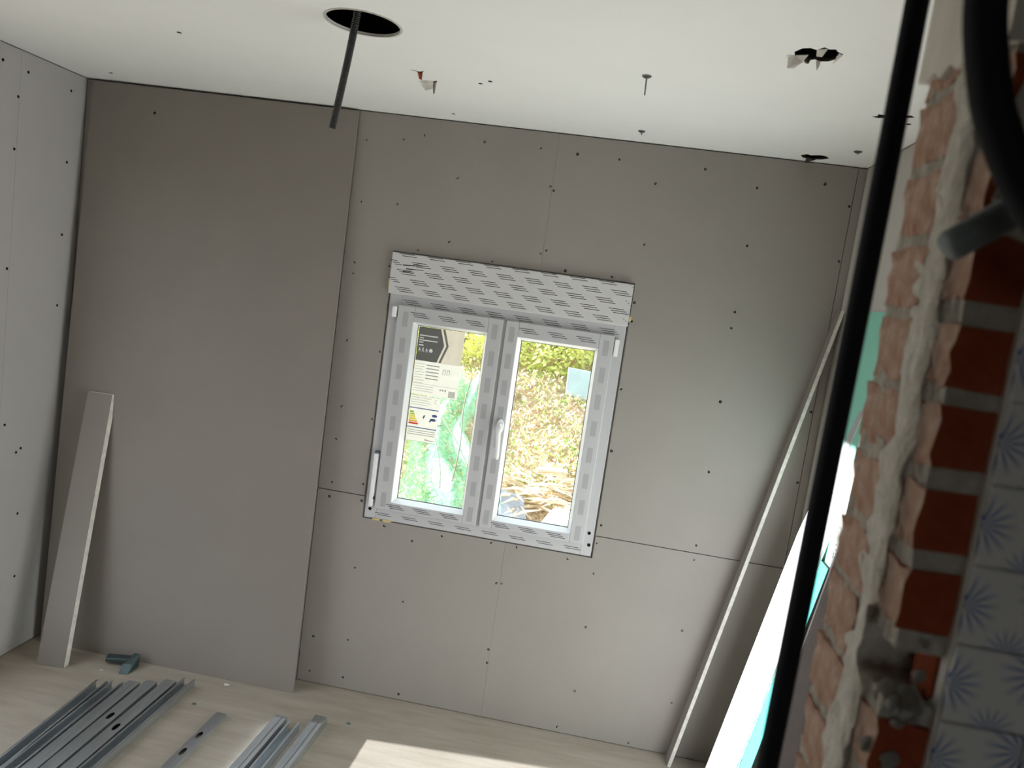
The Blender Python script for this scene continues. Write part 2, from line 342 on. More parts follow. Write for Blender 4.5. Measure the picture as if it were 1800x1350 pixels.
# hall behind the camera (dim)
struct(MB().box(-0.2, 1.25, -2.51, -2.335, 0.0, H).build('wall_front_left', 'hall'))
struct(MB().box(1.25, 2.80, -2.51, -2.335, 2.16, H).build('lintel', 'hall'))
struct(MB().box(-0.2, 4.4, -2.51, -2.40, H + 0.02, 2.85).build('wall_front_upper', 'backing'))
struct(MB().box(0.80, 0.95, -5.2, -2.51, 0.0, H).build('wall_hall_left', 'hall'))
struct(MB().box(4.2, 4.4, -5.2, -2.51, 0.0, H).build('wall_hall_right', 'hall'))
struct(plate([(0.80, 0.0), (4.4, 0.0), (4.4, H), (0.80, H)], [rect(2.1, 3.0, 1.0, 2.0)], 0.2, lambda u, v, w: (u, -5.3 + w, v)).build('wall_hall_rear', 'hall'))  # the opening is unseen, added to bring daylight onto tiles and bricks

# ------------------------------------------------------------------ brick jamb of the doorway (near right)
JX = 2.576
YN, YM0, YM1, YF = -2.510, -2.468, -2.426, -2.346
wn = struct(MB().box(JX + 0.12, 4.25, YN + 0.004, -2.335, -0.15, H).build('wall_front_right', 'mortardark'))
def brick_mesh(name, lx, ly, lz, seed, m):
    rnd = random.Random(seed); bm = bmesh.new()
    bmesh.ops.create_cube(bm, size=1.0)
    bmesh.ops.subdivide_edges(bm, edges=bm.edges[:], cuts=3, use_grid_fill=True)
    for v in bm.verts:
        c = v.co.copy(); e = sum(1 for a in c if abs(abs(a) - 0.5) < 1e-4)
        j = 0.0010 if e == 1 else 0.0024
        v.co = Vector((c.x * lx, c.y * ly, c.z * lz))
        if e >= 2: v.co *= 1 - 0.012 * rnd.random()
        v.co += Vector((rnd.uniform(-j, j), rnd.uniform(-j, j), rnd.uniform(-j, j)))
    me = bpy.data.meshes.new(name); bm.to_mesh(me); bm.free(); me.materials.append(MT[m]); return me
far_b = [brick_mesh('brick', 0.13, YF - YM1, 0.053, 30 + i, 'dustylit') for i in range(4)]
near_b = [brick_mesh('brick', 0.14, YM0 - YN, 0.047, 60 + i, 'brick') for i in range(4)]
CH = 0.0625
COURSES = [1.8235 + CH * i for i in range(-13, 6)]          # centres of the courses
# the dusty reveal side of the near wythe, painted paler with the room light on it
def two_tone(me):
    me.materials.append(MT['dustylit'])
    for p in me.polygons:
        if p.normal.x < -0.6: p.material_index = 1
    return me
for me in near_b: two_tone(me)
for i, z in enumerate(COURSES):
    zf = z - 0.002
    o = link('brick', far_b[i % 4], wn, (JX + 0.065 + random.uniform(-0.001, 0.0015), (YM1 + YF) / 2 + random.uniform(-0.004, 0.004), zf + random.uniform(-0.002, 0.002)))
    o.rotation_euler = (0, random.uniform(-0.02, 0.02), random.uniform(-0.03, 0.03))
    if 1.56 < z < 1.59:
        continue                                             # broken-out brick: open cavity
    o = link('brick', near_b[(i * 3) % 4], wn, (JX + 0.070 + random.uniform(-0.0005, 0.001), (YM0 + YN) / 2, z + random.uniform(-0.002, 0.002)))
    o.rotation_euler = (0, random.uniform(-0.01, 0.01), random.uniform(-0.012, 0.012))
    o = link('brick', near_b[(i * 3 + 1) % 4], wn, (JX + 0.222, (YM0 + YN) / 2, z)) 
# bed joints: recessed mortar between the courses
def rough_strip(pts_a, pts_b, off, name, m):
    """strip between two ragged polylines, extruded by off"""
    mb = MB(); n = len(pts_a); off = Vector(off)
    A = [Vector(q) for q in pts_a]; B = [Vector(q) for q in pts_b]
    vs = A + B + [q + off for q in A] + [q + off for q in B]; fs = []
    for i in range(n - 1):
        fs += [(i, i + 1, n + i + 1, n + i), (2 * n + i, 3 * n + i, 3 * n + i + 1, 2 * n + i + 1), (i, 2 * n + i, 2 * n + i + 1, i + 1), (n + i, n + i + 1, 3 * n + i + 1, 3 * n + i)]
    fs += [(0, n, 3 * n, 2 * n), (n - 1, 3 * n - 1, 4 * n - 1, 2 * n - 1)]
    mb.add(vs, fs); return mb.build(name, m, wn)
for i, z in enumerate(COURSES[:-1]):
    zj = z + CH / 2
    if zj < 1.2: continue
    n = 9
    for (ya, yb, rec) in ((YM1, YF + 0.001, 0.0025), (YN + 0.003, YM0, 0.0025)):
        a = [(JX + rec + random.uniform(-0.002, 0.002), ya + (yb - ya) * k / (n - 1), zj - 0.011 + random.uniform(-0.002, 0.002)) for k in range(n)]
        b = [(JX + rec + random.uniform(-0.002, 0.002), ya + (yb - ya) * k / (n - 1), zj + 0.011 + random.uniform(-0.002, 0.002)) for k in range(n)]
        rough_strip(a, b, (0.12, 0, 0), 'mortar_joint', 'mortardark')
# collar mortar between the two wythes: a ragged grey smear proud of the bricks
nz = 90; A = []; B = []
for k in range(nz):
    z = 1.15 + k * (2.07 - 1.15) / (nz - 1)
    wob = 0.005 * math.sin(z * 31) + 0.004 * math.sin(z * 77 + 1) + 0.003 * math.sin(z * 190)
    x = JX - 0.0012 + random.uniform(-0.0012, 0.0012)
    A.append((x, YM0 - 0.004 + wob * 0.7 + random.uniform(-0.004, 0.004), z)); B.append((x, YM1 + 0.004 + wob * 1.3 + random.uniform(-0.005, 0.005), z))
# open cavity: the smear is interrupted on its near side at the broken brick
A = [(a[0], (YM0 + 0.016 + 0.004 * random.random()) if 1.543 < a[2] < 1.612 else a[1], a[2]) for a in A]
rough_strip(A, B, (0.10, 0, 0), 'collar_mortar', 'mortar')
# plaster at the head of the jamb, hanging over the bricks
pl_a = []; pl_b = []
for k in range(14):
    y = YN - 0.002 + k * (YF + 0.004 - YN) / 13
    zb = 2.047 + 0.010 * (k / 13.0) + random.uniform(-0.005, 0.005)
    pl_a.append((JX - 0.007 + random.uniform(-0.001, 0.001), y, zb)); pl_b.append((JX - 0.007, y, H - 0.001))
rough_strip(pl_a, pl_b, (0.14, 0, 0), 'plaster_coat', 'plaster')
# brown mortar bed high on the front face, where the grey conduit comes out
lumps = [lump_mesh('mortar_lump', 'mortar', s, 1.0) for s in range(3)]
lumpsd = [lump_mesh('mortar_lump', 'mortardark', 10 + s, 1.0) for s in range(3)]
for k in range(30):
    o = link('mortar_lump', random.choice(lumpsd if k % 3 else lumps), wn, (JX + random.uniform(0.012, 0.12), YN - 0.005 + random.uniform(-0.004, 0.002), random.uniform(1.925, 2.08)))
    s = random.uniform(0.008, 0.017); o.scale = (s * 1.3, s * 0.6, s); o.rotation_euler = (0, random.uniform(0, 6), 0)
ol = [(JX + 0.004, 1.935), (JX + 0.016, 1.912), (JX + 0.040, 1.905), (JX + 0.075, 1.915), (JX + 0.11, 1.903), (JX + 0.16, 1.91), (JX + 0.20, 1.90), (JX + 0.20, 2.12), (JX + 0.10, 2.13), (JX + 0.05, 2.115), (JX + 0.014, 2.12), (JX + 0.008, 2.08), (JX + 0.014, 2.04), (JX + 0.003, 1.99), (JX + 0.010, 1.96)]
MB().prism([(x, YN - 0.004, z) for x, z in ol], (0, 0.012, 0)).build('mortar_bed', 'mortardark', wn, bevel=0.002)
# rubble in the broken course
for k in range(30):
    x = JX + random.uniform(0.002, 0.045); z = 1.545 + random.uniform(-0.008, 0.020) - 0.15 * (x - JX)
    o = link('mortar_lump', random.choice(lumps if random.random() < 0.7 else lumpsd), wn, (x, random.uniform(YN - 0.004, YN + 0.022), z))
    s = random.uniform(0.003, 0.0065); o.scale = (s * 1.5, s, s); o.rotation_euler = (random.uniform(0, 6), random.uniform(0, 6), 0)
for (x, y, z, s) in ((JX + 0.022, YN - 0.003, 1.577, 0.005), (JX + 0.014, YN - 0.002, 1.505, 0.007), (JX - 0.002, YN + 0.004, 1.512, 0.006), (JX + 0.022, YN - 0.002, 1.602, 0.003)):
    o = link('mortar_lump', lumps[0], wn, (x, y, z)); o.scale = (s, s * 0.6, s * 1.2)
# broken stub at the back of the cavity
MB().box(JX + 0.035, JX + 0.12, YN + 0.006, YM0, 1.552, 1.606).build('broken_brick', 'brick', wn, bevel=0.004)

# patterned wall tiles on the hall side, set on a bed of adhesive
TX, TS, TG = 2.616, 0.0615, 0.0012
MB().box(TX - 0.001, TX + 0.20, YN - 0.006, YN + 0.004, 1.10, 1.925).build('tile_adhesive', 'plaster', wn)
tb = bmesh.new(); bmesh.ops.create_cube(tb, size=1.0)
for v in tb.verts: v.co = Vector((v.co.x * (TS - TG), v.co.y * 0.006, v.co.z * (TS - TG)))
bmesh.ops.bevel(tb, geom=tb.edges[:], offset=0.0008, segments=1, affect='EDGES')
TM = bpy.data.meshes.new('wall_tile'); tb.to_mesh(TM); tb.free(); TM.materials.append(MT['tile'])
for r in range(13):
    for c in range(3):
        link('wall_tile', TM, wn, (TX + TS * (c + 0.5), YN - 0.008, 1.118 + TS * (r + 0.5)))

# ------------------------------------------------------------------ window
w1 = struct(empty('window_1', (1.907, 0.0, WZ0)))
FY = 0.004
fr = MB()
fr.box(WX0 + 0.004, 1.468, FY, 0.075, WZ0, 1.752); fr.box(2.350, WX1 - 0.004, FY, 0.075, WZ0, 1.752)
fr.box(1.468, 2.350, FY, 0.075, WZ0, 0.850); fr.box(1.468, 2.350, FY, 0.075, 1.700, 1.752)
fr.build('window_frame', 'pvc', w1, bevel=0.002)
BY = -0.024
MB().box(WX0, WX1, BY, 0.11, 1.750, WZ1).build('shutter_box', 'pvcbox', w1, bevel=0.003)
def dashes(mb, cx, cz, y, n=3, L=0.062, th=0.0024, gap=0.0078, vertical=False):
    for k in range(n):
        o = (k - (n - 1) / 2) * gap; sk = -0.010 * (k - (n - 1) / 2) * -1
        if vertical: mb.box(cx + o - th / 2, cx + o + th / 2, y, y + 0.0003, cz - L / 2, cz + L / 2)
        else: mb.box(cx - L / 2 + sk, cx + L / 2 + sk, y, y + 0.0003, cz + o * -1 - th / 2, cz + o * -1 + th / 2)
fp = MB()
P = 0.1165
for r in range(5):
    z = 1.771 + r * 0.0355
    for k in range(9):
        x = 1.482 + (k - (0.5 if r % 2 else 0)) * P - (0.0 if r != 2 else 0.0)
        x0, x1 = x - 0.031, x + 0.031
        if x1 < WX0 + 0.012 or x0 > WX1 - 0.012: continue
        L = 0.062
        if x0 < WX0 + 0.004: L = x1 - WX0 - 0.012; x = WX0 + 0.006 + L / 2
        if x1 > WX1 - 0.004: L = WX1 - x0 - 0.012; x = x0 + L / 2 + 0.004
        if r == 4: dashes(fp, x, z - 0.002, BY - 0.0004, 2, L)
        else: dashes(fp, x, z, BY - 0.0004, 3, L)
fp.build('film_print', 'ink', w1)
sc = MB()
for (x, z, L, a) in ((1.506, 1.873, 0.085, 0.06), (1.515, 1.858, 0.075, 0.03), (1.490, 1.846, 0.050, 0.05), (1.52, 1.880, 0.03, 0.3)):
    c, s_ = math.cos(a), math.sin(a); h = 0.0022
    sc.prism([(x - L / 2 * c, BY - 0.0006, z - L / 2 * s_ - h), (x + L / 2 * c, BY - 0.0006, z + L / 2 * s_ - h * .3), (x + L / 2 * c, BY - 0.0006, z + L / 2 * s_ + h * .3), (x - L / 2 * c, BY - 0.0006, z - L / 2 * s_ + h)], (0, 0.0004, 0))
sc.build('pen_scribble', 'ink', w1)
fp = MB()
for k in range(8): dashes(fp, 1.515 + k * 0.1165, 1.722, FY - 0.0004, 3)
for k in range(8): dashes(fp, 1.500 + k * 0.1165, 0.812, FY - 0.0004, 2)
fp.build('film_print', 'ink', w1)
def sash(x0, x1, gx0, gx1):
    z0, z1, gz0, gz1 = 0.838, 1.708, 0.886, 1.634
    SY = -0.016
    mb = MB()
    mb.box(x0, gx0 - 0.012, SY, 0.05, z0, z1); mb.box(gx1 + 0.012, x1, SY, 0.05, z0, z1)
    mb.box(gx0 - 0.012, gx1 + 0.012, SY, 0.05, z0, gz0 - 0.012); mb.box(gx0 - 0.012, gx1 + 0.012, SY, 0.05, gz1 + 0.012, z1)
    so = mb.build('sash', 'pvc', w1, bevel=0.003)
    bd = MB()                                              # bevelled glazing bead running round the pane
    o_ = [(gx0 - 0.012, gz0 - 0.012), (gx1 + 0.012, gz0 - 0.012), (gx1 + 0.012, gz1 + 0.012), (gx0 - 0.012, gz1 + 0.012)]
    i_ = [(gx0, gz0), (gx1, gz0), (gx1, gz1), (gx0, gz1)]
    for k in range(4):
        a, b, c, d = o_[k], o_[(k + 1) % 4], i_[(k + 1) % 4], i_[k]
        bd.hexa([(a[0], SY + 0.004, a[1]), (b[0], SY + 0.004, b[1]), (c[0], 0.018, c[1]), (d[0], 0.018, d[1])],
                [(a[0], 0.034, a[1]), (b[0], 0.034, b[1]), (c[0], 0.034, c[1]), (d[0], 0.034, d[1])])
    bd.build('glazing_bead', 'bead', so)
    gk = MB()
    for (a, b, c, d) in ((gx0 - 0.002, gx0 + 0.003, gz0, gz1), (gx1 - 0.003, gx1 + 0.002, gz0, gz1), (gx0, gx1, gz0 - 0.002, gz0 + 0.003), (gx0, gx1, gz1 - 0.003, gz1 + 0.002)):
        gk.box(a, b, 0.031, 0.0335, c, d)
    gk.build('gasket', 'gasket', so)
    MB().box(gx0 - 0.010, gx1 + 0.010, 0.036, 0.040, gz0 - 0.010, gz1 + 0.010).build('pane', 'glass', so)
    fpm = MB()
    nx = 3
    for k in range(nx):
        dashes(fpm, x0 + 0.095 + k * 0.1165, z1 - 0.032, SY - 0.0004, 3); dashes(fpm, x0 + 0.090 + k * 0.1165, z0 + 0.020, SY - 0.0004, 3, gap=0.007)
    fpm.build('film_print', 'ink', so)
    fpm = MB()
    for k in range(8):
        z = z0 + 0.045 + k * 0.110
        if z > z1 - 0.03: break
        for xx in ((x0 + gx0 - 0.012) / 2, (gx1 + 0.012 + x1) / 2):
            dashes(fpm, xx, z, SY - 0.0004, 5, 0.062, 0.0042, 0.0046, vertical=True)
    fpm.build('film_print', 'inkgrey', so)
    return so
sl = sash(1.463, 1.903, 1.545, 1.832)
sr = sash(1.917, 2.358, 1.982, 2.286)
MB().box(1.9025, 1.9175, -0.007, 0.05, 0.838, 1.708).build('meeting_stile', 'inkgrey', w1)
# handle: oval rose plate, neck, lever pointing down
hd = MB(); hx, hz = 1.950, 1.280
hd.prism([(hx + 0.015 * math.cos(a), -0.016, hz + 0.030 * math.sin(a) - 0.006) for a in [2 * PI * k / 20 for k in range(20)]], (0, -0.010, 0))
ho = hd.build('handle_rose', 'handle', sr, bevel=0.002)
lv = MB(); lv.tube([(hx, -0.022, hz), (hx, -0.058, hz), (hx, -0.064, hz - 0.006)], 0.010, 12)
lv.tube([(hx, -0.060, hz + 0.004), (hx + 0.002, -0.064, hz - 0.03), (hx + 0.006, -0.062, hz - 0.08), (hx + 0.008, -0.060, hz - 0.125), (hx + 0.009, -0.060, hz - 0.136)], [0.012, 0.0105, 0.009, 0.0085, 0.006], 12)
lv.build('handle_lever', 'handle', sr, smooth=True)
# hinges and covers
for (x, z0, z1) in ((1.444, 0.845, 1.075), (1.448, 1.655, 1.700), (2.368, 1.625, 1.695)):
    MB().box(x - 0.008, x + 0.010, -0.020 if x > 2 else -0.022, FY, z0, z1).build('hinge_cover', 'handle', w1, bevel=0.004)
MB().box(1.437, 1.455, -0.018, 0.002, 1.076, 1.084).build('hinge_gap', 'gasket', w1)
MB().box(1.436, 1.454, -0.021, 0.002, 0.872, 0.892).build('hinge_pin', 'inkgrey', w1, bevel=0.003)
for (x, z) in ((1.440, 0.828), (2.382, 0.836), (2.376, 0.886)):
    o = link('frame_screw', SCREW, w1, (x, FY - 0.0002, z)); o.scale = (1.3, 1, 1.3)
for (x, z, s) in ((1.408, 1.795, 0.010), (1.409, 1.775, 0.007), (2.405, 1.782, 0.010), (1.52, 0.787, 0.012), (1.47, 0.786, 0.010)):
    o = link('foam_bead', lump_mesh('foam_bead', 'foam', int(x * 1000)), w1, (x, 0.001, z)); o.scale = (s * (2.0 if z < 1 else 0.6), 0.006, s * (0.5 if z < 1 else 1.4))

# stickers on the left pane
LY = 0.0345
def rq(mb, x0, x1, z0, z1, y): mb.quad((x0, y, z0), (x1, y, z0), (x1, y, z1), (x0, y, z1))
lab = empty('glass_label', (1.65, LY, 1.345)); tag(lab, 'big pale product label with dark grey hexagon stuck on the left window pane', 'label')
b = MB(); b.prism([(1.549, LY, 1.345), (1.745, LY, 1.345), (1.745, LY, 1.488), (1.549, LY, 1.488)], (0, 0.0006, 0)); b.build('paper', 'label', lab)
b = MB(); b.prism([(1.549, LY, 1.488), (1.640, LY, 1.488), (1.664, LY, 1.562), (1.642, LY, 1.630), (1.549, LY, 1.630)], (0, 0.0006, 0)); b.build('dark_panel', 'labelgrey', lab)
b = MB(); b.prism([(1.640, LY, 1.488), (1.745, LY, 1.488), (1.745, LY, 1.630), (1.642, LY, 1.630), (1.664, LY, 1.562)], (0, 0.0006, 0)); b.build('beige_panel', 'labelbeige', lab)
b = MB()
for a, d in (((1.648, 1.488), (1.673, 1.562)), ((1.673, 1.562), (1.651, 1.630))):
    b.quad((a[0], LY - .0004, a[1]), (a[0] + .010, LY - .0004, a[1]), (d[0] + .010, LY - .0004, d[1]), (d[0], LY - .0004, d[1]))
b.build('chevron', 'labelgrey', lab)
b = MB()
for (x0, x1, z) in ((1.556, 1.634, 1.594), (1.556, 1.574, 1.583), (1.556, 1.634, 1.574), (1.556, 1.574, 1.565), (1.556, 1.576, 1.553)):
    rq(b, x0, x1, z - 0.0022, z + 0.0022, LY - .0004)
for k, x in enumerate((1.557, 1.572, 1.588)):            # row of small pictograms
    rq(b, x, x + 0.009, 1.531, 1.534, LY - .0004); rq(b, x + 0.002, x + 0.006, 1.534, 1.541 + 0.002 * (k % 2), LY - .0004); rq(b, x, x + 0.010, 1.526, 1.528, LY - .0004)
b.quad(*[(1.610 + 0.008 * math.cos(a), LY - .0004, 1.534 + 0.008 * math.sin(a)) for a in [2 * PI * k / 14 for k in range(14)]])
b.build('white_text', 'lwhite', lab)
b = MB()
for k in range(5): rq(b, 1.600, 1.655, 1.470 - 0.014 * k, 1.474 - 0.014 * k, LY - .0004)
for k in range(8): rq(b, 1.553, 1.595 - 0.004 * (k % 3), 1.474 - 0.0115 * k, 1.4755 - 0.0115 * k, LY - .0004)
for x in (1.672, 1.690): 
    rq(b, x, x + 0.002, 1.440, 1.462, LY - .0004); rq(b, x + 0.010, x + 0.012, 1.440, 1.462, LY - .0004); rq(b, x, x + 0.012, 1.461, 1.463, LY - .0004)
for k in range(9): rq(b, 1.708 + 0.0032 * k, 1.708 + 0.0032 * k + (0.0018 if k % 3 else 0.0026), 1.349, 1.376, LY - .0004)
for k in range(3): rq(b, 1.668 + 0.011 * k, 1.674 + 0.011 * k, 1.372, 1.379, LY - .0004)
rq(b, 1.549, 1.745, 1.3905, 1.3915, LY - .0004)
for k in range(3): rq(b, 1.553, 1.640, 1.380 - 0.010 * k, 1.3815 - 0.010 * k, LY - .0004)
b.build('grey_text', 'lgrey', lab)
en = empty('energy_label', (1.61, LY, 1.143)); tag(en, 'small white energy label with rainbow rating bars on the left window pane', 'label')
b = MB(); b.box(1.549, 1.677, LY, LY + 0.0006, 1.143, 1.341); b.build('paper', 'label', en)
b = MB(); rq(b, 1.549, 1.677, 1.284, 1.288, LY - .0004); rq(b, 1.549, 1.677, 1.201, 1.205, LY - .0004)
for (cx, cz, a) in ((1.622, 1.250, 0.4), (1.640, 1.243, 3.5)):
    b.quad(*[(cx + 0.010 * math.cos(a + t) * q, LY - .0004, cz + 0.010 * math.sin(a + t) * q) for t, q in ((1.2, 1), (1.9, 1.1), (2.7, 1.1), (3.5, 1), (3.4, .5), (2.3, .4), (1.4, .5))])
for (x, z) in ((1.661, 1.262), (1.657, 1.244)): b.quad(*[(x + 0.012 * math.cos(t), LY - .0004, z + 0.006 * math.sin(t)) for t in [2 * PI * k / 12 for k in range(12)]])
b.build('blue_print', 'lblue', en)
for k, c in enumerate(('g1', 'g2', 'g3', 'g3', 'g4', 'g5')):
    b = MB(); z = 1.272 - 0.0098 * k; rq(b, 1.553, 1.570 + 0.0048 * k, z - 0.0075, z, LY - .0004); b.build('rating_bar', c, en)
b = MB()
for k in range(4): rq(b, 1.553, 1.640 - 0.012 * (k % 2), 1.330 - 0.010 * k, 1.3315 - 0.010 * k, LY - .0004)
for k in range(3): rq(b, 1.553, 1.672, 1.190 - 0.009 * k, 1.1925 - 0.009 * k, LY - .0004)
rq(b, 1.632, 1.636, 1.152, 1.160, LY - .0004); rq(b, 1.636, 1.670, 1.152, 1.155, LY - .0004); 
b.build('grey_text', 'lgrey', en)
b = MB(); rq(b, 1.549, 1.677, 1.143, 1.1445, LY - .0004); b.build('border_line', 'lgrey', en)
b = MB(); rq(b, 1.549, 1.677, 1.3395, 1.341, LY - .0004); b.build('border_line', 'lgrey', en)
b = MB()
tpts = [(1.660 + 0.006 * math.cos(t), 1.322 + 0.008 * math.sin(t)) for t in [0.9 + (2 * PI - 1.8) * k / 10 for k in range(11)]]
for k in range(10):
    (xa, za), (xb, zb) = tpts[k], tpts[k + 1]; q = 0.78
    b.quad((xa, LY - .0004, za), (xb, LY - .0004, zb), (1.660 + (xb - 1.660) * q, LY - .0004, 1.322 + (zb - 1.322) * q), (1.660 + (xa - 1.660) * q, LY - .0004, 1.322 + (za - 1.322) * q))
b.build('letter_mark', 'lgrey', en)

for o_ in bpy.data.objects:
    if o_.name.split('.')[0] in ('grey_text', 'white_text', 'blue_print', 'film_print', 'pen_scribble'): o_['kind'] = 'stuff'

# ------------------------------------------------------------------ ceiling details
# hole rims and flaps are pieces of the ceiling
rim = MB()
for k in range(40):
    a0, a1 = 2 * PI * k / 40, 2 * PI * (k + 1) / 40
    q = lambda a, r, z: (1.568 + r * math.cos(a), -1.062 + r * math.sin(a), z)
    rim.hexa([q(a0, 0.0975, H - 0.0015), q(a1, 0.0975, H - 0.0015), q(a1, 0.104, H - 0.0015), q(a0, 0.104, H - 0.0015)], [q(a0, 0.0975, H + 0.001), q(a1, 0.0975, H + 0.001), q(a1, 0.104, H + 0.001), q(a0, 0.104, H + 0.001)])
rim.build('cut_rim', 'paper', ceil)
def flap(pts, name='torn_paper', m='paper', t=0.0015): MB().prism(pts, (0.0005, 0.0005, t)).build(name, m, ceil)
flap([(2.664, -1.148, H), (2.690, -1.165, H - 0.002), (2.684, -1.142, H - 0.012), (2.668, -1.130, H - 0.024), (2.652, -1.132, H - 0.026), (2.648, -1.150, H - 0.008)])
flap([(2.700, -1.20, H), (2.722, -1.212, H), (2.716, -1.19, H - 0.012), (2.704, -1.186, H - 0.010)])
flap([(2.752, -1.19, H), (2.764, -1.178, H), (2.757, -1.15, H - 0.006), (2.748, -1.16, H - 0.016)])
flap([(2.716, -1.128, H), (2.728, -1.124, H), (2.728, -1.120, H - 0.010), (2.724, -1.118, H - 0.020), (2.720, -1.122, H - 0.010)])
flap([(2.686, -1.130, H), (2.704, -1.128, H), (2.698, -1.140, H - 0.014), (2.690, -1.138, H - 0.012)], m='crumb')
flap([(1.610, -0.650, H), (1.624, -0.642, H), (1.620, -0.628, H - 0.018), (1.612, -0.632, H - 0.016)], m='brick')
flap([(1.604, -0.556, H), (1.640, -0.562, H), (1.634, -0.540, H - 0.020), (1.610, -0.530, H - 0.026), (1.598, -0.540, H - 0.014)], m='crumb')
flap([(1.634, -0.545, H), (1.648, -0.55, H), (1.640, -0.525, H - 0.030), (1.634, -0.520, H - 0.032)], m='mortardark')
flap([(2.955, -0.060, H), (2.980, -0.05, H), (2.975, -0.02, H - 0.010), (2.960, -0.025, H - 0.012)], m='backing')  # flap takes the void's darkness as colour so the corner hole reads deep
for (x, y) in [(0.892, -0.801), (0.208, -0.145), (1.804, -0.592), (1.842, -0.631), (1.615, -0.114), (3.1, -0.662)]:
    o = link('screw', SCREW, ceil, (x, y, H - 0.0002)); o.rotation_euler = (-PI / 2 * -1, 0, 0); o.scale = (1.3, 1, 1.3)
def hanging_screw(x, y, length, rw, label):
    e = empty('hanging_screw', (x, y, H)); tag(e, label, 'screw')
    mb = MB(); mb.tube([(x, y, H), (x, y, H - 0.003)], rw, 16); mb.build('washer', 'zinc', e)
    mb = MB(); mb.tube([(x, y, H - 0.003), (x, y, H - 0.007)], rw * 0.55, 6); mb.build('nut', 'zinc', e)
    mb = MB(); mb.tube([(x, y, H - 0.003), (x + 0.002, y + 0.004, H - length)], [0.0024, 0.0020], 8); mb.build('shank', 'zinc', e)
hanging_screw(2.325, -0.864, 0.052, 0.013, 'zinc screw with washer hanging down from the ceiling between the torn holes')
hanging_screw(2.337, -0.187, 0.014, 0.013, 'short zinc screw and washer on the ceiling close to the wall above the window')
hanging_screw(3.083, -0.249, 0.010, 0.014, 'flat dark washer on the ceiling beside the hole in the right corner')
# black corrugated conduit hanging from the round hole
def corrugated(p0, p1, r, pitch=0.0045, bow=(0, 0, 0), n=12):
    p0, p1, bow = Vector(p0), Vector(p1), Vector(bow); L = (p1 - p0).length; k = int(L / pitch) * 2
    pts = [p0.lerp(p1, i / k) + bow * math.sin(PI * i / k) for i in range(k + 1)]
    return pts, [r if i % 2 else r * 0.84 for i in range(k + 1)], n
e = empty('corrugated_conduit', (1.514, -1.06, 2.189)); tag(e, 'black corrugated conduit hanging out of the round ceiling hole', 'conduit')
pts, rd, n = corrugated((1.580, -1.118, 2.60), (1.513, -1.060, 2.190), 0.0105, bow=(0.004, 0, 0))
MB().tube(pts, rd, n, caps=False).build('sleeve', 'corrugated', e, smooth=False)
d = (pts[-1] - pts[-2]).normalized(); MB().tube([pts[-1] - d * 0.006, pts[-1] - d * 0.005], 0.009, 12).build('bore', 'backing', e)

# ------------------------------------------------------------------ foreground conduits
pts = [(2.521 + 0.002 * math.sin(z * 4.0), -2.45, z) for z in [0.001 + i * (H - 0.001) / 260 for i in range(261)]]
o = MB().tube(pts, 0.0092, 14).build('hanging_conduit', 'blackpipe', None, (2.522, -2.45, 0), smooth=True)
tag(o, 'long straight black conduit running from floor to ceiling in front of the brick jamb', 'conduit')
ctl = [(2.500, -2.635, 2.20), (2.508, -2.63, 2.10), (2.510, -2.625, 2.03), (2.520, -2.62, 1.99), (2.536, -2.615, 1.955), (2.566, -2.61, 1.915), (2.62, -2.60, 1.87), (2.70, -2.59, 1.845), (2.80, -2.585, 1.84)]
def spline(c, k=10):
    c = [Vector(q) for q in c]; out = []
    for i in range(len(c) - 1):
        p0, p1, p2, p3 = c[max(i - 1, 0)], c[i], c[i + 1], c[min(i + 2, len(c) - 1)]
        for j in range(k):
            t = j / k; out.append(0.5 * ((2 * p1) + (-p0 + p2) * t + (2 * p0 - 5 * p1 + 4 * p2 - p3) * t * t + (-p0 + 3 * p1 - 3 * p2 + p3) * t ** 3))
    out.append(c[-1]); return out
o = MB().tube(spline([(2.502, -2.634, H)] + [(a - 0.004, b, c) for a, b, c in ctl]), 0.0114, 16).build('bent_conduit', 'blackpipe', None, (2.52, -2.62, 1.9), smooth=True)
tag(o, 'thick black hose curving down across the top right, nearest of the black pipes', 'hose')
gp = spline([(2.543, -2.545, 1.893), (2.60, -2.543, 1.938), (2.66, -2.535, 1.985), (2.74, -2.505, 2.03)])
e = empty('grey_conduit', (2.552, -2.545, 1.899)); tag(e, 'short grey conduit end poking out of the broken mortar beside the black hose', 'conduit')
MB().tube(gp, [0.0092] + [0.0112] * (len(gp) - 1), 16).build('sleeve', 'greypipe', e, smooth=True)

# ------------------------------------------------------------------ plasterboard sheets and planks standing about
GB = 'unused plasterboard'
def lean_sheet(name, label, pts, th, m, medge, cat='plasterboard'):
    """pts: 4 corners of the visible face (bottom a, bottom b, top b, top a); th: thickness vector behind the face"""
    a = [Vector(q) for q in pts]; th = Vector(th); base = Vector((sum(q.x for q in a[:2]) / 2, sum(q.y for q in a[:2]) / 2, 0))
    e = empty(name, base); tag(e, label, cat)
    n = th.normalized()
    MB().hexa(a, [q + n * 0.0012 for q in a]).build('face_paper', m, e)
    inner = [q + n * 0.0012 for q in a]
    MB().hexa(inner, [q + th for q in a]).build('core', medge, e)
    return e
# tall sheet leaning on the left half of the back wall
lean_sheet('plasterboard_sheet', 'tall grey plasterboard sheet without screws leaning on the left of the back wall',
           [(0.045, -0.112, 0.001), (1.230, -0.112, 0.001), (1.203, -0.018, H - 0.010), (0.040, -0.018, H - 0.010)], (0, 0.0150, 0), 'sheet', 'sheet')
o = link('screw', SCREW, [c for c in bpy.data.objects if c.name.startswith('face_paper')][0], (0.33, -0.0225, 2.353))
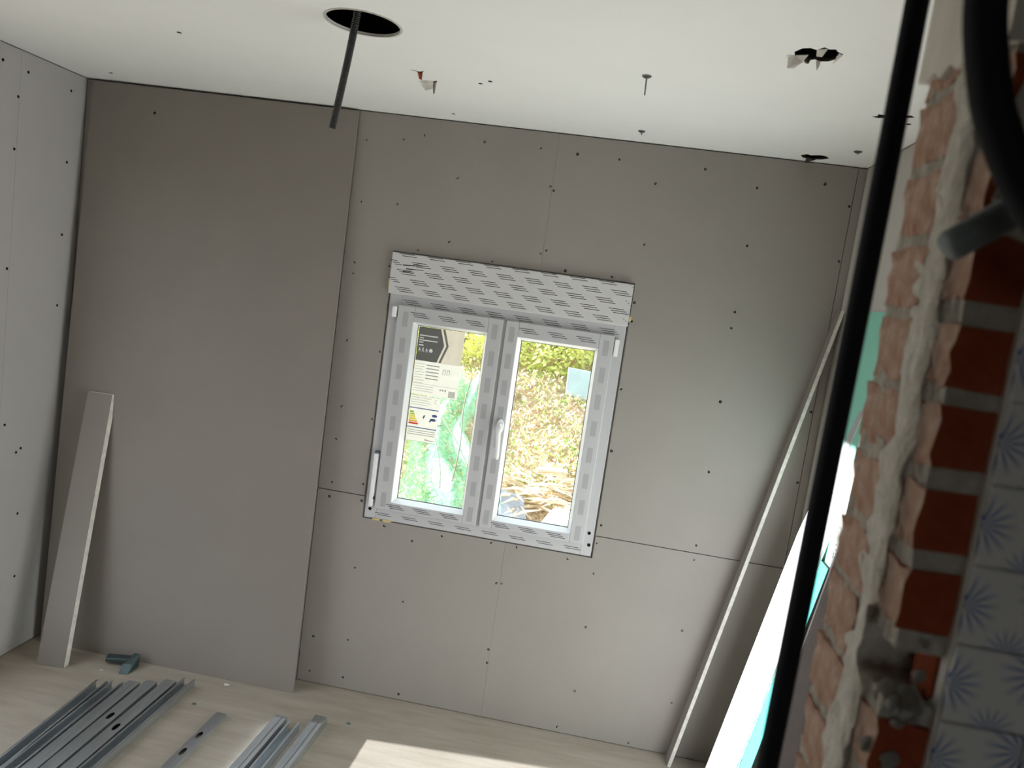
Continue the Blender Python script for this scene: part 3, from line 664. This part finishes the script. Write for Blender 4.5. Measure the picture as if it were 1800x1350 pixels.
# narrow plank in the left corner
lean_sheet('plasterboard_plank', 'narrow grey plasterboard offcut standing in the left corner',
           [(0.168, -0.285, 0.002), (0.283, -0.272, 0.0), (0.276, -0.078, 1.152), (0.171, -0.090, 1.150)], (0.004, 0.024, 0.002), 'sheet', 'plaster_edge')
# leaning plank in the right corner of the back wall: paper face to the left, pale cut edge to the camera
e = empty('plasterboard_plank', (2.84, -0.06, 0)); tag(e, 'slim plasterboard strip leaning into the right corner with a pale cut edge', 'plasterboard')
MB().hexa([(2.832, -0.085, 0.0), (2.846, -0.085, 0.0), (2.846, -0.015, 0.0), (2.832, -0.015, 0.0)], [(3.181, -0.060, 1.925), (3.194, -0.060, 1.925), (3.194, -0.006, 1.925), (3.181, -0.006, 1.925)]).build('core', 'plaster_edge', e)
MB().hexa([(2.8305, -0.084, 0.001), (2.8318, -0.084, 0.001), (2.8318, -0.014, 0.001), (2.8305, -0.014, 0.001)], [(3.1795, -0.059, 1.925), (3.1808, -0.059, 1.925), (3.1808, -0.006, 1.925), (3.1795, -0.006, 1.925)]).build('face_paper', 'sheet', e)
# teal sheet nearly upright against the right wall
xt = lambda z: 3.122 + 0.031 * z
lean_sheet('plasterboard_sheet', 'green moisture resistant plasterboard sheet upright against the right wall, tallest of its stack',
           [(xt(0), -0.555, 0.0), (xt(0), -0.20, 0.0), (xt(1.923), -0.26, 1.923), (xt(1.923), -0.555, 1.923)], (0.0125, 0, 0), 'teal', 'plaster_edge')
# white sheet in front of it, leaning out, its far upper corner cut off and bent flat to the teal one
e = empty('white_sheet', (2.94, -0.35, 0)); tag(e, 'bright white sheet leaning on the green plasterboard by the right wall', 'plasterboard')
xw = lambda z: 2.940 + 0.180 * min(z, 1.17) + (0.035 * (z - 1.17) if z > 1.17 else 0.0)
prof = [0.0, 0.3, 0.6, 0.9, 1.08, 1.17, 1.28, 1.40, 1.50, 1.60]
far = [-0.20, -0.20, -0.20, -0.20, -0.20, -0.215, -0.30, -0.385, -0.455, -0.52]
mb = MB()
for (mname, pname, d0, d1) in (('whiteboard', 'face', 0.0, 0.002), ('plaster_edge', 'core', 0.002, 0.009)):
    mb = MB()
    for k in range(len(prof) - 1):
        z0, z1 = prof[k], prof[k + 1]
        mb.hexa([(xw(z0) + d0, -0.50, z0), (xw(z0) + d0, far[k], z0), (xw(z1) + d0, far[k + 1], z1), (xw(z1) + d0, -0.50 - (0.05 if z1 > 1.5 else 0), z1)],
                [(xw(z0) + d1, -0.50, z0), (xw(z0) + d1, far[k], z0), (xw(z1) + d1, far[k + 1], z1), (xw(z1) + d1, -0.50 - (0.05 if z1 > 1.5 else 0), z1)])
    mb.build(pname, mname, e)
# shorter teal offcut tight behind the white sheet, a strip of it showing past the white edge
xo = lambda z: 2.951 + 0.178 * z
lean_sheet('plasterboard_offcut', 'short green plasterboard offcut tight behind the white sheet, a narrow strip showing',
           [(xo(0), -0.612, 0.0), (xo(0), -0.30, 0.0), (xo(1.08), -0.30, 1.08), (xo(1.08), -0.580, 1.08)], (0.010, 0, 0), 'tealdark', 'shadeboard')
# added board, near-black in place of shade, standing crosswise against the stack, its face turned to the camera and away from the sun
lean_sheet('shade_board', 'board with shade put into its near-black colour, standing crosswise beside the narrow green strip',
           [(2.972, -0.648, 0.0), (3.188, -0.585, 0.0), (3.190, -0.585, 1.24), (3.172, -0.592, 1.24)], (0, 0.0125, 0), 'shadeboard', 'shadeboard')

# ------------------------------------------------------------------ steel profiles on the floor
def profile(label, x, y_end, length, rot, up=True, wdt=0.048, hgt=0.036, slots=(), z0=0.0, sect='C', tilt=0.0):
    """galvanised channel lying along y; up=True opens upwards, else its web lies on top"""
    e = empty('steel_profile', (x, y_end, z0)); tag(e, label, 'steel profile', 'steel profiles on the floor')
    e.rotation_euler = (0, 0, rot)
    t = 0.0012
    def bld(mb, name):
        me = bpy.data.meshes.new(name); me.from_pydata([tuple(v) for v in mb.v], [], mb.f); me.update(); me.materials.append(MT['metal'])
        bm = bmesh.new(); bm.from_mesh(me); bmesh.ops.recalc_face_normals(bm, faces=bm.faces[:]); bm.to_mesh(me); bm.free()
        o = bpy.data.objects.new(name, me); COL.objects.link(o); o.parent = e
        return o
    zw = 0.0 if up else hgt - t
    holes = []
    for s in slots:
        n = 14; holes.append([(0.0095 * math.cos(a), -s + 0.024 * math.sin(a)) for a in [2 * PI * k / n for k in range(n)]])
    bld(plate([(-wdt / 2, -length), (wdt / 2, -length), (wdt / 2, 0), (-wdt / 2, 0)], holes, t, lambda u, v, w: (u, v, zw + w)), 'web')
    for sgn in (-1, 1):
        mb = MB(); xa = sgn * wdt / 2
        mb.box(min(xa, xa - sgn * t), max(xa, xa - sgn * t), -length, 0, t if up else 0, hgt if up else hgt - t)
        bld(mb, 'flange')
        if sect == 'C':
            mb = MB(); zl = hgt - t if up else 0.0
            mb.box(min(xa, xa - sgn * 0.009), max(xa, xa - sgn * 0.009), -length, 0, zl, zl + t); bld(mb, 'lip')
    if not up or slots:
        # pressed groove along the web
        mb = MB(); mb.box(-0.004, 0.004, -length, -0.0 - 0.001, zw + t, zw + t + 0.0010)
        if not slots: bld(mb, 'web_rib')
    return e
pr = [
    ('leftmost steel channel of the bundle, open side up', 0.515, -0.355, 1.6, 0.05, True, (), 0.0),
    ('second steel channel from the left of the bundle, lips upward', 0.572, -0.340, 1.7, 0.03, True, (), 0.0),
    ('steel channel third from the left of the bundle, web up without holes', 0.632, -0.315, 1.7, 0.02, False, (), 0.0),
    ('fourth steel channel of the bundle with the left of two slotted holes', 0.692, -0.290, 1.8, 0.01, False, (0.27, 0.87), 0.0),
    ('steel channel of the bundle with the right of two slotted holes', 0.756, -0.255, 1.8, 0.0, False, (0.36, 0.96), 0.0),
    ('rightmost steel channel of the tight bundle, open side up', 0.816, -0.215, 1.8, -0.01, True, (), 0.0),
]
for (lb, x, y, L, r, up, sl_, z) in pr: profile(lb, x, y, L, r, up, slots=sl_, z0=z)
profile('single narrow steel channel lying apart in the middle of the floor', 1.045, -0.375, 0.9, -0.02, False, wdt=0.040, hgt=0.018, slots=(0.16, 0.27), sect='U')
profile('bright steel channel left of the sunlit pair, web up', 1.280, -0.340, 1.6, -0.03, False)
profile('bright steel channel in the middle of the sunlit group, open side up', 1.342, -0.360, 1.6, -0.03, True)
profile('bright steel channel at the edge of the sun patch, rightmost on the floor', 1.425, -0.285, 1.6, -0.03, False)
# bent offcut by the wall
e = empty('metal_offcut', (0.52, -0.16, 0)); tag(e, 'small bent dark metal offcut lying by the foot of the leaning sheet', 'offcut')
MB().hexa([(0.40, -0.150, 0.012), (0.52, -0.135, 0.012), (0.53, -0.165, 0.012), (0.41, -0.185, 0.012)], [(0.40, -0.150, 0.034), (0.52, -0.135, 0.040), (0.53, -0.165, 0.038), (0.41, -0.185, 0.030)]).build('arm', 'metaldark', e, bevel=0.003)
MB().hexa([(0.505, -0.235, 0.0), (0.545, -0.225, 0.0), (0.545, -0.150, 0.0), (0.510, -0.150, 0.0)], [(0.500, -0.200, 0.030), (0.540, -0.190, 0.030), (0.545, -0.140, 0.055), (0.515, -0.140, 0.055)]).build('tab', 'metaldark', e, bevel=0.003)
# crumbs on the floor
CR = [lump_mesh('plaster_crumb', 'crumb', 90 + k, 1.0, 1) for k in range(2)]; CD = lump_mesh('debris', 'metaldark', 95, 1.0, 1)
for k, (x, y, s, dk, lb) in enumerate([(0.955, -0.155, 0.010, 0, 'white plaster crumb at the foot of the tall leaning sheet'), (0.905, -0.330, 0.008, 1, 'dark crumb of debris beside the rightmost steel of the bundle'), (1.53, -0.245, 0.007, 1, 'dark crumb on the floor beside the sun patch'), (0.43, -0.235, 0.006, 0, 'tiny white crumb on the floor near the bent metal offcut')]):
    o = link('debris_crumb', CD if dk else CR[k % 2], None, (x, y, s * 0.45)); o.scale = (s * 1.6, s, s * 0.55); tag(o, lb, 'debris')

# ------------------------------------------------------------------ outdoors beyond the window
def hz(y):
    T = [(0.13, -0.05), (1.2, 0.15), (3.6, 1.25), (5.5, 1.75), (9, 2.6), (14, 3.6), (30, 6.0)]
    for (a, b), (c, d) in zip(T, T[1:]):
        if y <= c: return b + (d - b) * (y - a) / (c - a)
    return T[-1][1]
def hill_z(x, y): return hz(y) + 0.05 * math.sin(x * 2.3 + y) + 0.04 * math.sin(y * 3.1 - x * 1.7)
mb = MB(); NX, NY = 60, 60
for j in range(NY + 1):
    y = 0.13 + (j / NY) ** 2 * 24
    for i in range(NX + 1):
        x = 1.6 + ((i / NX) * 2 - 1) * 14; mb.v.append(Vector((x, y, hill_z(x, y) if y > 0.3 else -0.05)))
for j in range(NY):
    for i in range(NX):
        a = j * (NX + 1) + i; mb.f.append((a, a + 1, a + NX + 2, a + NX + 1))
struct(mb.build('hillside', 'hillsoil', smooth=True))
struct(MB().box(-40, 40, -40, 0.13, -0.35, -0.16).build('ground_outside', 'ground'))

rnd = random.Random(3)
def blades(name, label, cat, n, xr, yr, lr, wr_, lean, m, zoff=0.0):
    mb = MB()
    for _ in range(n):
        x, y = rnd.uniform(*xr), rnd.uniform(*yr); z = hill_z(x, y) + zoff
        a = rnd.uniform(0, 2 * PI); L = rnd.uniform(*lr); t = rnd.uniform(*lean); w = rnd.uniform(*wr_)
        d = Vector((math.cos(a) * math.sin(t), math.sin(a) * math.sin(t), math.cos(t))) * L
        s = Vector((-math.sin(a), math.cos(a), 0)) * w
        p = Vector((x, y, z)); b = len(mb.v)
        mb.v += [p - s, p + s, p + d * 0.6 + s * 0.7 + Vector((0, 0, -0.02)), p + d * 0.6 - s * 0.7, p + d - Vector((0, 0, 0.15 * L))]
        mb.f += [(b, b + 1, b + 2, b + 3), (b + 3, b + 2, b + 4)]
    me = bpy.data.meshes.new(name); me.from_pydata([tuple(v) for v in mb.v], [], mb.f); me.update(); me.materials.append(MT[m])
    o = link(name, me); tag(o, label, cat, kind='stuff'); return o
blades('dry_grass', 'dry straw coloured grass covering the bank outside the window', 'grass', 42000, (-0.4, 3.2), (1.3, 4.0), (0.03, 0.11), (0.0006, 0.0018), (0.5, 1.45), 'straw')
blades('straw_litter', 'loose orange straw lying low on the bank under the right pane', 'straw', 420, (1.80, 2.6), (1.72, 2.06), (0.15, 0.40), (0.001, 0.0022), (1.2, 1.5), 'straw', 0.02)
blades('green_weeds', 'green weeds growing among the dry grass outside', 'weeds', 6000, (-0.4, 3.2), (1.7, 3.9), (0.02, 0.06), (0.003, 0.007), (0.3, 1.3), 'weed', 0.03)
def bush(label, c, r, n, leaf=0.026):
    e = empty('bush', (c[0], c[1], hill_z(c[0], c[1]))); tag(e, label, 'bush', 'bushes on top of the bank')
    mb = MB()
    for _ in range(n):
        d = Vector((rnd.gauss(0, 1), rnd.gauss(0, 1), rnd.gauss(0, 1))).normalized() * rnd.uniform(0.45, 1.0) ** 0.5
        p = Vector((c[0] + d.x * r[0], c[1] + d.y * r[1], c[2] + d.z * r[2]))
        u = Vector((rnd.gauss(0, 1), rnd.gauss(0, 1), rnd.gauss(0, 0.6))).normalized(); v = u.orthogonal().normalized(); L = leaf * rnd.uniform(0.6, 1.3)
        b = len(mb.v); mb.v += [p - u * L, p + v * L * 0.5, p + u * L, p - v * L * 0.5]; mb.f += [(b, b + 1, b + 2, b + 3)]
    L0 = wloc(e)
    me = bpy.data.meshes.new('foliage'); me.from_pydata([tuple(v - L0) for v in mb.v], [], mb.f); me.update(); me.materials.append(MT['leaf'])
    o = link('foliage', me, e, L0); o['kind'] = 'stuff'
    st = MB()
    for k in range(4):
        a = k * 1.7; st.tube([(c[0] + 0.05 * math.cos(a), c[1] + 0.05 * math.sin(a), hill_z(c[0], c[1]) - 0.05), (c[0] + 0.5 * r[0] * math.cos(a), c[1] + 0.5 * r[1] * math.sin(a), c[2] + 0.3 * r[2])], [0.02, 0.006], 6)
    st.build('stem', 'twig', e)
bush('yellow-green bush at the top of the bank seen through the left pane', (0.95, 3.60, 1.44), (0.55, 0.45, 0.58), 6000)
bush('yellow-green bush seen at the top left of the right pane', (1.86, 3.62, 1.42), (0.50, 0.45, 0.56), 6000)
bush('yellow bush seen at the top right of the right pane', (2.62, 3.68, 1.46), (0.50, 0.45, 0.60), 5000)
# green debris net draped on the bank
mb = MB(); NU, NV = 26, 34
for j in range(NV + 1):
    v = j / NV; y = 1.45 + v * 1.55
    xl = 1.13 - 0.09 * v + 0.03 * math.sin(9 * v); xr = 1.86 - 0.42 * min(1, v * 1.6) + 0.05 * math.sin(7 * v)
    for i in range(NU + 1):
        u = i / NU; x = xl + (xr - xl) * u
        mb.v.append(Vector((x, y, hill_z(x, y) + 0.10 + 0.045 * math.sin(u * 14 + 3 * v) + 0.03 * math.sin(v * 17 + u * 5) + (0.06 if i == 0 else 0))))
for j in range(NV):
    for i in range(NU):
        a = j * (NU + 1) + i; mb.f.append((a, a + 1, a + NU + 2, a + NU + 1))
o = mb.build('debris_net', 'net', None, (1.35, 2.2, hill_z(1.35, 2.2)), smooth=True); tag(o, 'green debris netting draped over the bank outside the left pane', 'netting')
for k, (c, lb) in enumerate([([(1.21, 2.17, 0.78), (1.27, 2.05, 0.72), (1.36, 1.85, 0.60), (1.40, 1.72, 0.50)], 'thin bent twig over the green netting nearest its left edge'),
                             ([(1.34, 2.75, 1.12), (1.37, 2.4, 0.95), (1.44, 2.05, 0.74), (1.47, 1.75, 0.55)], 'long thin twig running down the right of the green netting'),
                             ([(1.21, 2.2, 0.80), (1.30, 2.2, 0.82), (1.40, 2.1, 0.74), (1.58, 1.85, 0.58)], 'arched thin twig crossing the top of the green netting')]):
    o = MB().tube(spline(c, 6), 0.0045, 6).build('twig', 'twig', None, c[-1]); tag(o, lb, 'twig')
mb = MB(); mb.hexa([(2.00, 2.00, 0.63), (2.20, 2.03, 0.64), (2.20, 2.07, 0.65), (2.00, 2.04, 0.64)], [(2.00, 1.99, 0.668), (2.20, 2.02, 0.672), (2.20, 2.06, 0.685), (2.00, 2.03, 0.680)])
tag(mb.build('batten', 'stone', None, (2.1, 2.08, 0.6), bevel=0.004), 'short white batten lying in the dry grass outside the right pane', 'batten')
mb = MB(); mb.hexa([(2.08, 1.46, 0.28), (2.45, 1.50, 0.28), (2.48, 1.72, 0.40), (2.14, 1.66, 0.36)], [(2.09, 1.47, 0.46), (2.44, 1.51, 0.48), (2.46, 1.70, 0.55), (2.15, 1.65, 0.52)])
tag(mb.build('stone', 'stone', None, (2.3, 1.65, 0.3), bevel=0.02), 'pale flat stone at the foot of the bank, lower right pane corner', 'stone')
mb = MB(); mb.hexa([(1.70, 1.50, 0.30), (2.02, 1.52, 0.30), (1.96, 1.76, 0.42), (1.72, 1.78, 0.43)], [(1.71, 1.51, 0.46), (2.01, 1.53, 0.43), (1.95, 1.75, 0.53), (1.73, 1.77, 0.56)])
tag(mb.build('plastic_sheet', 'tarp', None, (1.85, 1.72, 0.36), bevel=0.01), 'folded blue-grey plastic at the foot of the bank, lower left of right pane', 'plastic sheet')
mb = MB(); mb.hexa([(2.07, 3.05, 0.95), (2.40, 3.08, 0.95), (2.40, 3.10, 0.95), (2.07, 3.07, 0.95)], [(2.06, 3.06, 1.29), (2.40, 3.09, 1.27), (2.40, 3.11, 1.27), (2.06, 3.08, 1.29)])
tag(mb.build('blue_board', 'bluepanel', None, (2.2, 3.07, 0.95), bevel=0.004), 'pale blue board standing on the bank in front of the bushes', 'board')
